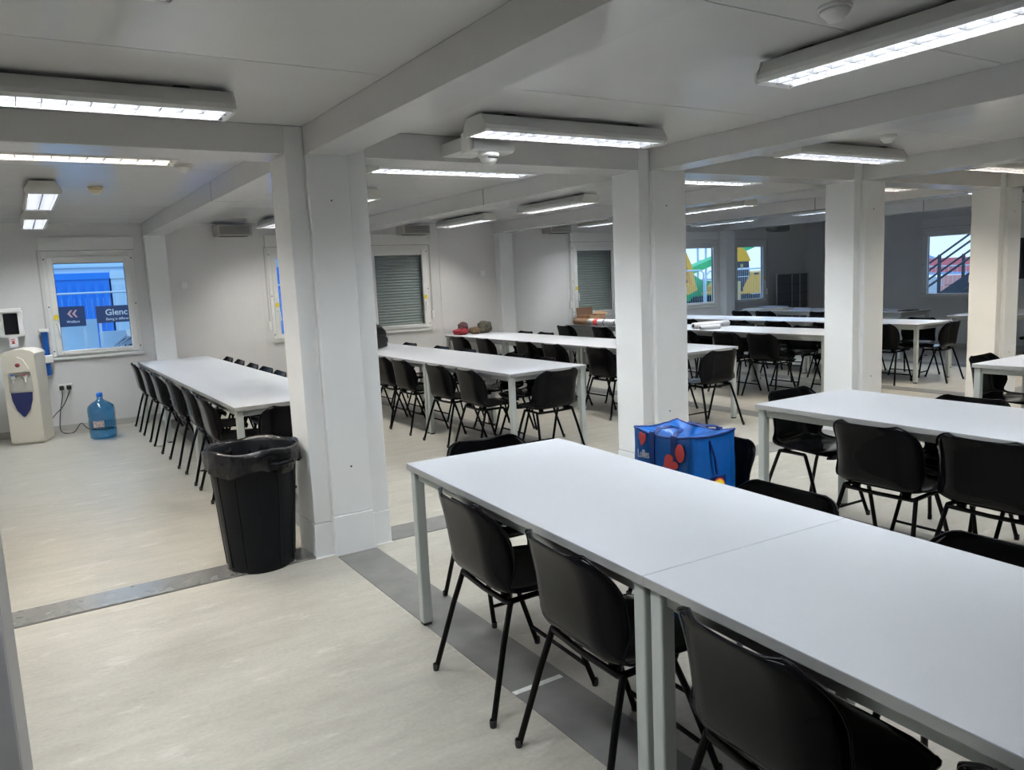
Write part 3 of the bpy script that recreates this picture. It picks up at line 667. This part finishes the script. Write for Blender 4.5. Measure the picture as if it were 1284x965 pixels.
# red bag and patterned bundles at the far end of the third row
def lump(name, loc, s, m, label, cat, seed, parent=None):
    bm = bmesh.new(); bmesh.ops.create_icosphere(bm, subdivisions=3, radius=1); rnd = random.Random(seed); ph = [rnd.uniform(0, 6) for _ in range(6)]
    for v in bm.verts:
        c = v.co; k = 1+.10*math.sin(3*c.x+ph[0])*math.sin(4*c.y+ph[1])+.07*math.sin(7*c.z+ph[2]+3*c.x)+.05*math.sin(9*c.y+ph[3])
        f = lambda t: math.copysign(abs(t)**.7, t)
        v.co = Vector((f(c.x)*s[0]*k, f(c.y)*s[1]*k, max(-s[2], f(c.z)*s[2]*k)+s[2]))
    mb = MB(); mb.bm(bm, True); o = mb.build(name, m, parent, loc)
    return tag(o, label, cat) if label else o
rb = empty('lunch_bag', (5.46, 9.98, TH), .2, label='small red fabric bag at the far end of the table row', cat='bag')
lump('pouch', (0, 0, 0), (.11, .09, .045), mat('red_fabric', (.30, .02, .03), .7), None, None, 3, rb)
MB().tube([(-.06, -.06, .075), (-.03, -.07, .11), (.03, -.07, .11), (.06, -.06, .075)], .008, 6).build('handle', mat('dark_red_fabric', (.12, .01, .015), .7), rb)
camo = mat('camouflage_fabric', (.075, .07, .05), .8, var=.8, scale=22)
lump('fabric_bundle', (5.655, 9.93, TH), (.075, .08, .05), mat('brown_fabric', (.12, .08, .04), .8, var=.5, scale=25), 'crumpled brown patterned cloth between red bag and camouflage bundle', 'cloth', 5)
lump('fabric_bundle', (5.85, 9.98, TH), (.10, .09, .085), camo, 'dark camouflage bundle, right of the red bag', 'bundle', 8)
lump('fabric_bundle', (5.57, 10.12, TH), (.075, .06, .085), mat('grey_red_fabric', (.08, .04, .045), .8, var=.9, scale=26), 'dark grey and red cap behind the red bag', 'cap', 9)
bk = empty('backpack', (3.66, 8.86, TH), .3, label='black backpack on the table, mostly hidden behind the nearest column', cat='backpack')
lump('pack_body', (0, 0, 0), (.14, .10, .15), mat('black_nylon', (.012, .012, .013), .6), None, None, 12, bk)
lump('front_pocket', (0, -.10, .02), (.10, .035, .08), MATS['black_nylon'], None, None, 13, bk)
MB().tube([(-.03, 0, .29), (-.02, 0, .33), (.02, 0, .33), (.03, 0, .29)], .008, 6).build('grab_loop', MATS['black_nylon'], bk)
# papers on the far tables
pw = ['white', 'pale blue', 'cream']; pms = [M_paper, M_paperb, mat('cream_paper', (.70, .66, .60), .7)]
spots = [(11.58, 9.78, 0, .03), (11.95, 9.70, 1, .05), (11.56, 9.27, 2, .045), (11.94, 9.20, 0, .02), (11.56, 8.72, 1, .03), (11.93, 8.66, 0, .015), (11.60, 8.15, 0, .03), (11.80, 7.50, 1, .02)]
for i, (x, y, c, t) in enumerate(spots):
    o = empty('paper_stack', (x, y, TH), random.uniform(-.06, .06), label='%s stack of papers on the paper-strewn row, %s from the window wall' % (pw[c], ORD[i]), cat='papers', group='paper stacks on the far row')
    n = 4
    for k in range(n): B('sheaf', pms[c], o, -.15+random.uniform(-.012, .012), .15+random.uniform(-.012, .012), -.21, .21, t*k/n, t*(k+1)/n-.0004)
for i, (x, y, c) in enumerate(((9.55, 9.2, 0), (9.72, 8.4, 0), (9.5, 7.6, 1), (9.62, 6.75, 2))):
    tag(B('drawing_sheet', pms[c], None, x-.21, x+.21, y-.29, y+.29, TH, TH+.002), '%s drawing sheet lying flat between the fourth row chairs, %s from the window wall' % (pw[c], ORD[i]), 'sheet')
tag(B('document_folder', M_black, None, 11.66, 11.95, 6.92, 7.10, TH+.0005, TH+.012, b=.002), 'thin dark folder on the near end of the paper-strewn row', 'folder')
# wire rack standing on the corner table
wr = empty('wire_rack', (12.98, 10.08, 0), 0, label='dark wire display rack in the back corner', cat='rack')
M_wire = mat('dark_wire', (.10, .10, .12), .4, metal=.6)
for x in (-.47, -.02, .22, .46): MB().tube([(x, 0, 0), (x, 0, 1.36)], .009, 6).build('upright', M_chrome, wr)
for z in (.45, .62, .80, .98, 1.15, 1.345): MB().tube([(-.47, 0, z), (.46, 0, z)], .006, 6).build('rail', M_wire, wr)
mb = MB()
for i in range(40): x = -.46+i*.0236; mb.box(x-.0015, x+.0015, .006, .009, .4, 1.34)
tag(mb.build('mesh_wires', M_wire, wr), kind='stuff')
MB().box(-.47, .46, -.12, .12, 0, .03).build('base', M_wire, wr)
B('backing_board', mat('dark_board', (.20, .21, .24), .6), wr, -.46, .45, .012, .02, .42, 1.34)
tv = empty('television', (XR, 5.70, 1.46), 0, label='black flat television on the right wall at the image edge', cat='television')
B('bezel', M_black, tv, -.075, -.035, -.50, .50, -.32, .32, b=.006); B('screen', M_screen, tv, -.078, -.0755, -.485, .485, -.305, .305); B('wall_mount', M_black, tv, -.035, 0, -.15, .15, -.12, .12)
# tape mark on the floor
tag(B('floor_tape', mat('worn_tape', (.62, .64, .62), .5, var=.2, scale=30), None, 1.385, 1.60, 2.27, 2.295, .003, .0042), 'short worn white tape mark on the floor under the first foreground table', 'tape')
# tall cabinet just left of the viewer
cb_ = empty('storage_cabinet', (-.49, 2.50, 0), 0, label='tall pale cabinet whose edge shows in the bottom left corner', cat='cabinet')
B('carcass', mat('cabinet_steel', (.27, .27, .28), .45), cb_, -.40, .385, -.28, .30, .03, 1.9, b=.004)
B('plinth', M_black, cb_, -.38, .37, -.26, .28, 0, .03)
for s in (-1, 1):
    d = B('door', MATS['cabinet_steel'], cb_, -.398 if s < 0 else -.004, -.010 if s < 0 else .383, -.30, -.28, .05, 1.88, b=.003)
    MB().tube([(s*.03-.007, -.315, .95), (s*.03-.007, -.315, 1.1)], .007, 6).build('handle', M_chrome, d)
# ------------------------------------------------------------------ outside
struct(MB().box(-60, 90, 10.6, 120, -.6, -.5).box(13.9, 90, -60, 10.6, -.6, -.5).build('ground_outside', mat('wet_concrete', (.30, .31, .32), .6, var=.15, scale=1)), 'grey yard ground outside the windows')
M_cabin = mat('blue_cabin_steel', (.02, .27, .88), .4); M_cabw = mat('pale_cabin_steel', (.60, .80, .92), .45); M_cabr = mat('cabin_roof', (.55, .74, .88), .5); M_sky2 = mat('pale_sheet', (.58, .80, .94), .5)
def cabin(x0, x1, y, label, m, rib=True):
    o = empty('site_cabin', ((x0+x1)/2, y, -.5), 0, label=label, cat='site cabin', group='site cabins outside'); w = (x1-x0)/2
    B('wall', m, o, -w, w, 0, 2.4, 0, 2.42)
    if rib:
        me = MB().box(-.045, .045, -.035, 0, .12, 2.30).mesh('corrugation', m); n = int(2*w/.18)
        for i in range(n): link('corrugation', me, o, (-w+.09+i*2*w/n, 0, 0))
    B('roof_rail', m, o, -w-.02, w+.02, -.05, 2.45, 2.42, 2.56); B('floor_rail', m, o, -w-.02, w+.02, -.05, 2.45, 0, .12)
    B('roof', M_cabr, o, -w, w, .0, 2.4, 2.56, 2.60)
    return o
cabin(-4.2, 1.92, 20, 'bright blue site cabin seen through the left window', M_cabin)
cabin(1.96, 4.6, 20, 'pale site cabin right of the blue one outside', M_cabw)
cabin(4.7, 10.8, 20, 'blue site cabin seen through the half-hidden window', M_cabin)
up_ = empty('site_cabin', (1.2, 26.5, -.5), 0, label='pale tall building behind the blue cabins', cat='building')
B('wall', M_sky2, up_, -9, 9, 0, 3, 0, 4.6)
for z in (2.9, 3.25, 3.7): B('ledge', M_cabw, up_, -9, 9, -.08, 0, z, z+.06)
for x in (-2.6, -.75, 2.4): B('downpipe', M_cabw, up_, x-.04, x+.04, -.1, 0, 0, 4.6)
fl = empty('site_fence', (0, 17, -.5), 0, label='galvanised mesh fence in front of the blue cabins', cat='fence')
M_galv = mat('galvanised', (.62, .74, .84), .4, metal=.3)
for z in (.2, 2.10): MB().tube([(-3, 0, z), (9.5, 0, z)], .02, 6).build('rail', M_galv, fl)
for x in (-2.5, .05, 2.6, 5.1, 7.6): MB().tube([(x, 0, 0), (x, 0, 2.1)], .02, 6).build('post', M_galv, fl)
mb = MB()
for i in range(120): x = -2.9+i*.1; mb.box(x-.002, x+.002, -.002, .002, .1, 2.0)
tag(mb.build('mesh_wires', M_galv, fl), kind='stuff')
M_sign = mat('sign_navy', (.035, .055, .13), .5)
def sign(x0, x1, z0, z1, label):
    o = empty('site_sign', (x0, 15.9, z0), 0, label=label, cat='sign'); B('board', M_sign, o, 0, x1-x0, 0, .03, 0, z1-z0); return o
k = 15.9/13
sg = sign(.557*k, .888*k, 1.5+(1.105-1.5)*k, 1.5+(1.395-1.5)*k, 'navy sign with two salmon chevrons reading Welfare')
mch = mat('salmon_print', (.85, .42, .36), .5)
for i in range(2):
    x = .125+i*.075; MB().prism([(x, .225), (x+.055, .29), (x+.085, .29), (x+.04, .225), (x+.085, .16), (x+.055, .16)], -.004, 0, 'y').build('chevron', mch, sg)
text('lettering', 'Welfare', .062, M_white, sg, (.205, -.003, .065), (PI/2, 0, 0), align='CENTER')
for x in (.03, .37): B('sign_post', M_galv, sg, x-.02, x+.02, .03, .07, -.5-(1.5+(1.105-1.5)*k), .3)
sg = sign(1.03*k, 2.02*k, 1.5+(1.13-1.5)*k, 1.5+(1.378-1.5)*k, 'long navy sign reading Glenc at the right side of the left window')
text('lettering', 'Glenc', .155, M_white, sg, (.145, -.003, .135), (PI/2, 0, 0)); text('lettering', 'Being is differen', .060, M_white, sg, (.15, -.003, .045), (PI/2, 0, 0))
for x in (.05, 1.15): B('sign_post', M_galv, sg, x-.02, x+.02, .03, .07, -.5-(1.5+(1.13-1.5)*k), .28)
hd = empty('hoarding', (.2, 16.3, -.5), 0, label='pale blue hoarding panels below the signs outside', cat='hoarding')
for i in range(4): B('panel', M_sky2, hd, -.75+i*.62, -.15+i*.62, 0, .04, 0, 1.38 if i != 2 else 1.62)
hb = empty('hose_bundle', (1.72, 15.75, -.5), 0, label='bundle of grey hoses curving up in front of the hoarding', cat='hoses')
for i in range(4):
    MB().tube([(-.42+i*.05, 0, 0), (-.36+i*.06, 0, .9), (-.22+i*.07, 0, 1.15), (0+i*.05, 0, 1.32-i*.04), (.2+i*.03, 0, 1.38-i*.06)], .022, 8).build('hose', mat('grey_hose', (.28, .36, .44), .5), hb)
B('tie', M_white, hb, -.02, .10, -.05, .05, 1.28, 1.40, b=.01); B('support', M_sign, hb, -.1, .5, .05, .1, 0, 1.25)
# yellow excavator outside windows five and six
M_cat = mat('machine_yellow', (.90, .48, .03), .4); M_grn = mat('machine_green', (.03, .62, .22), .45); M_cab = mat('cab_dark_glass', (.02, .03, .05), .12)
ex = empty('excavator', (28.62, 24.6, -.5), 0, label='yellow tracked excavator filling the sixth window', cat='excavator')
MB().prism([(-.8, .92), (-.42, .98), (-.42, 1.2), (.28, 1.80), (2.4, 1.86), (2.5, 1.2), (2.4, .85), (-.8, .85)], -.0, 2.2, 'y').build('upper_body', M_cat, ex)
MB().prism([(-.8, .98), (-.47, .98), (-.47, 1.12), (-.04, 1.75), (-.08, 2.33), (-.95, 2.34), (-.95, .98)], -.05, 1.0, 'y').build('cab', M_cab, ex)
cabp = MB().prism([(-1.0, 2.32), (-.02, 2.32), (-.06, 2.42), (-.28, 2.75), (-.55, 2.95), (-1.0, 3.04)], -.1, 1.1, 'y').build('cab_roof', M_cat, ex)
for z in (2.0, 1.62): B('window_bar', M_galv, ex, -.94, -.06, -.06, -.052, z, z+.03)
B('operator_seat', mat('seat_tan', (.42, .36, .16), .7), ex, -.66, -.48, -.065, -.05, 2.0, 2.2)
B('side_door', M_cat, ex, .45, 1.4, -.02, .0, 1.0, 1.7, b=.01); B('vent_plate', M_black, ex, .32, .62, -.03, 0, 1.70, 1.78)
for yy in (-.1, 1.7):
    MB().prism([(-1.2, .25), (-1.0, .0), (2.1, .0), (2.35, .25), (2.3, .6), (2.05, .78), (-.95, .78), (-1.15, .6)], yy, yy+.55, 'y').build('track', M_rub, ex)
tm = MB().box(-.06, .06, -.13, -.1, .66, .82).mesh('track_pad', M_black)
for i in range(13): link('track_pad', tm, ex, (-.85+i*.23, 0, 0))
MB().prism([(-4.55, 3.9), (-4.05, 2.95), (-3.65, 2.95), (-3.45, 2.6), (-3.22, 2.2), (-3.0, 1.35), (-3.18, 1.3), (-3.35, 1.75), (-3.6, 2.3), (-3.85, 2.7), (-4.15, 2.75), (-4.8, 3.8)], .4, .8, 'y').build('boom', M_cat, ex)
MB().tube([(-4.0, .35, 2.75), (-3.75, .35, 1.8), (-3.65, .35, 1.5)], .06, 8).build('hydraulic_ram', M_black, ex)
MB().prism([(-3.9, 1.35), (-3.55, 1.45), (-3.05, 1.3), (-3.0, 1.15), (-3.6, .95), (-3.95, 1.1)], .3, .9, 'y').build('bucket', M_cat, ex)
gm = empty('screening_machine', (28.3, 27.4, -.5), 0, label='green site machine behind the excavator arm', cat='machine')
MB().prism([(-1.6, .55), (-1.6, 1.9), (-.7, 2.0), (.2, 1.5), (1.2, 1.45), (1.2, .55)], 0, 1.6, 'y').build('hopper', M_grn, gm)
MB().prism([(-.4, 1.75), (5.4, 3.35), (5.4, 3.65), (-.4, 2.1)], .3, .9, 'y').build('conveyor', M_grn, gm)
for x in (-1.3, -.3, .7): MB().lathe([(0, 0), (.38, 0), (.38, .3), (0, .3)], (x, -.1, .38), n=16, axis='y').build('wheel', M_rub, gm)
B('chassis', mat('machine_blue_grey', (.10, .18, .32), .5), gm, -1.7, 1.4, .1, 1.4, .45, .62)
f2 = empty('crowd_barrier', (22.3, 20.5, -.5), 0, label='galvanised barrier in front of the excavator arm', cat='barrier')
MB().tube([(-2.2, 0, 0), (-2.2, 0, 1.9), (-2.05, 0, 2.0), (-1.05, 0, 2.0), (-.9, 0, 1.9), (-.9, 0, 0)], .03, 8).build('frame', M_galv, f2)
MB().tube([(-.8, 0, 0), (-.8, 0, 1.75), (-.6, 0, 1.95), (3.2, 0, 2.0), (3.2, 0, 0)], .03, 8).build('frame', M_galv, f2)
mb = MB()
for i in range(50): x = -2.1+i*.106; mb.box(x-.003, x+.003, -.003, .003, .05, 1.95)
tag(mb.build('mesh_wires', M_galv, f2), kind='stuff')
pn = empty('rubble_stack', (22.1, 19.6, -.5), 0, label='stack of tan and white timber posts by the barrier', cat='posts')
for i in range(6): B('post', mat('tan_timber', (.62, .48, .25), .7) if i % 2 else M_cabw, pn, -1.0+i*.22, -.86+i*.22, 0, .12, 0, 1.25+.15*(i % 3), b=.01)
tw = empty('tower_frame', (31.5, 30, -.5), 0, label='pale scaffold frame beyond the excavator', cat='scaffold')
for x in (-.6, 0, .6): MB().tube([(x, 0, 0), (x, 0, 5)], .06, 6).build('standard', M_galv, tw)
for z in (1.5, 2.5, 3.5, 4.5): MB().tube([(-.6, 0, z), (.6, 0, z)], .05, 6).build('ledger', M_galv, tw)
# steel stair outside the right wall window
st = empty('outdoor_stair', (16.6, 9.2, -.5), 0, label='dark steel outdoor stair with handrails seen through the right window', cat='stair')
M_st = mat('stair_steel', (.05, .06, .075), .5)
sl = .675
def sp(y, z0): return (0, y, z0-(y)*sl)
# y measured from the foot post towards smaller y (rising)
for xx in (0, .95):
    MB().quadmesh([(xx-.02, .75, .78), (xx-.02, -3.6, 3.72), (xx-.02, -3.6, 3.44), (xx-.02, .75, .50), (xx+.03, .75, .78), (xx+.03, -3.6, 3.72), (xx+.03, -3.6, 3.44), (xx+.03, .75, .50)], [(0, 1, 2, 3), (7, 6, 5, 4), (0, 4, 5, 1), (1, 5, 6, 2), (2, 6, 7, 3), (3, 7, 4, 0)]).build('stringer', M_st, st)
    for dz in (.36, .70, .80+.05): MB().tube([(xx, .9, .62+dz), (xx, -3.6, .62+dz+4.5*sl)], .022, 8).build('handrail', M_st, st)
    for y in (0., -1.4, -2.8): MB().box(xx-.025, xx+.025, y-.025, y+.025, .9-y*sl, 2.10-y*sl).build('post', M_st, st)
for i in range(12): B('tread', M_st, st, .03, .92, .55-i*.30, .80-i*.30, .62+i*.2025, .65+i*.2025)
for xx in (0, .95): B('support', M_st, st, xx-.04, xx+.04, -1.45, -1.37, 0, 1.55)
bn2 = empty('banner', (31, 17.4, -.5), 0, label='red banner on the yard fence beyond the stair', cat='banner')
B('sheet', mat('banner_red', (.85, .22, .24), .6), bn2, 0, .02, -2.2, 2.4, 1.5, 2.05); 
for y in (-2.2, 0, 2.4): MB().tube([(.05, y, 0), (.05, y, 2.1)], .03, 6).build('post', M_galv, bn2)
f3 = empty('site_fence', (29.5, 16, -.5), 0, label='pale mesh fence in the yard beyond the stair', cat='fence')
for z in (.2, 1.75): MB().tube([(0, -8, z), (0, 8, z)], .025, 6).build('rail', M_galv, f3)
mb = MB()
for i in range(100): y = -8+i*.16; mb.box(-.004, .004, y-.006, y+.006, .1, 1.75)
tag(mb.build('mesh_wires', M_galv, f3), kind='stuff')
for i, (x, y, z, c) in enumerate(((33, 19.8, .4, (.85, .35, .36)), (36.5, 15.9, .9, (.80, .30, .42)), (33, 14.6, 1.3, (.55, .62, .75)), (36, 18.6, 1.1, (.85, .42, .36)))):
    o = empty('material_stack', (x, y, -.5), .1*i, label='%s stack of site material behind the fence beyond the stair' % ['red', 'pink', 'grey-blue', 'orange-red'][i], cat='stack'); mm = mat('stack_%d' % i, c, .6)
    for j in range(3): B('pallet_load', mm, o, -.8, .8, -1+.05*j, 1-.04*j, j*z/3*1.2, (j+1)*z/3*1.2-.03, b=.02)
lm = empty('lamp_mast', (40, 19.4, -.5), 0, label='thin floodlight mast against the sky beyond the stair', cat='mast'); MB().tube([(0, 0, 0), (0, 0, 4.0)], .04, 6).build('pole', M_st, lm)
for z in (3.6, 3.9): B('floodlight', M_st, lm, -.05, .05, -.25, .25, z, z+.08)
hl = MB(); vs = []; fs = []
for i in range(41):
    y = -30+i*3; z = 1.5+1.6*math.sin(i*.35)+.8*math.sin(i*.9+1)
    vs += [(110, y, -.6), (112, y, z), (130, y, z+1.0), (132, y, -.6)]
for i in range(40):
    for q in range(3): fs.append((4*i+q, 4*i+q+1, 4*i+5+q, 4*i+4+q))
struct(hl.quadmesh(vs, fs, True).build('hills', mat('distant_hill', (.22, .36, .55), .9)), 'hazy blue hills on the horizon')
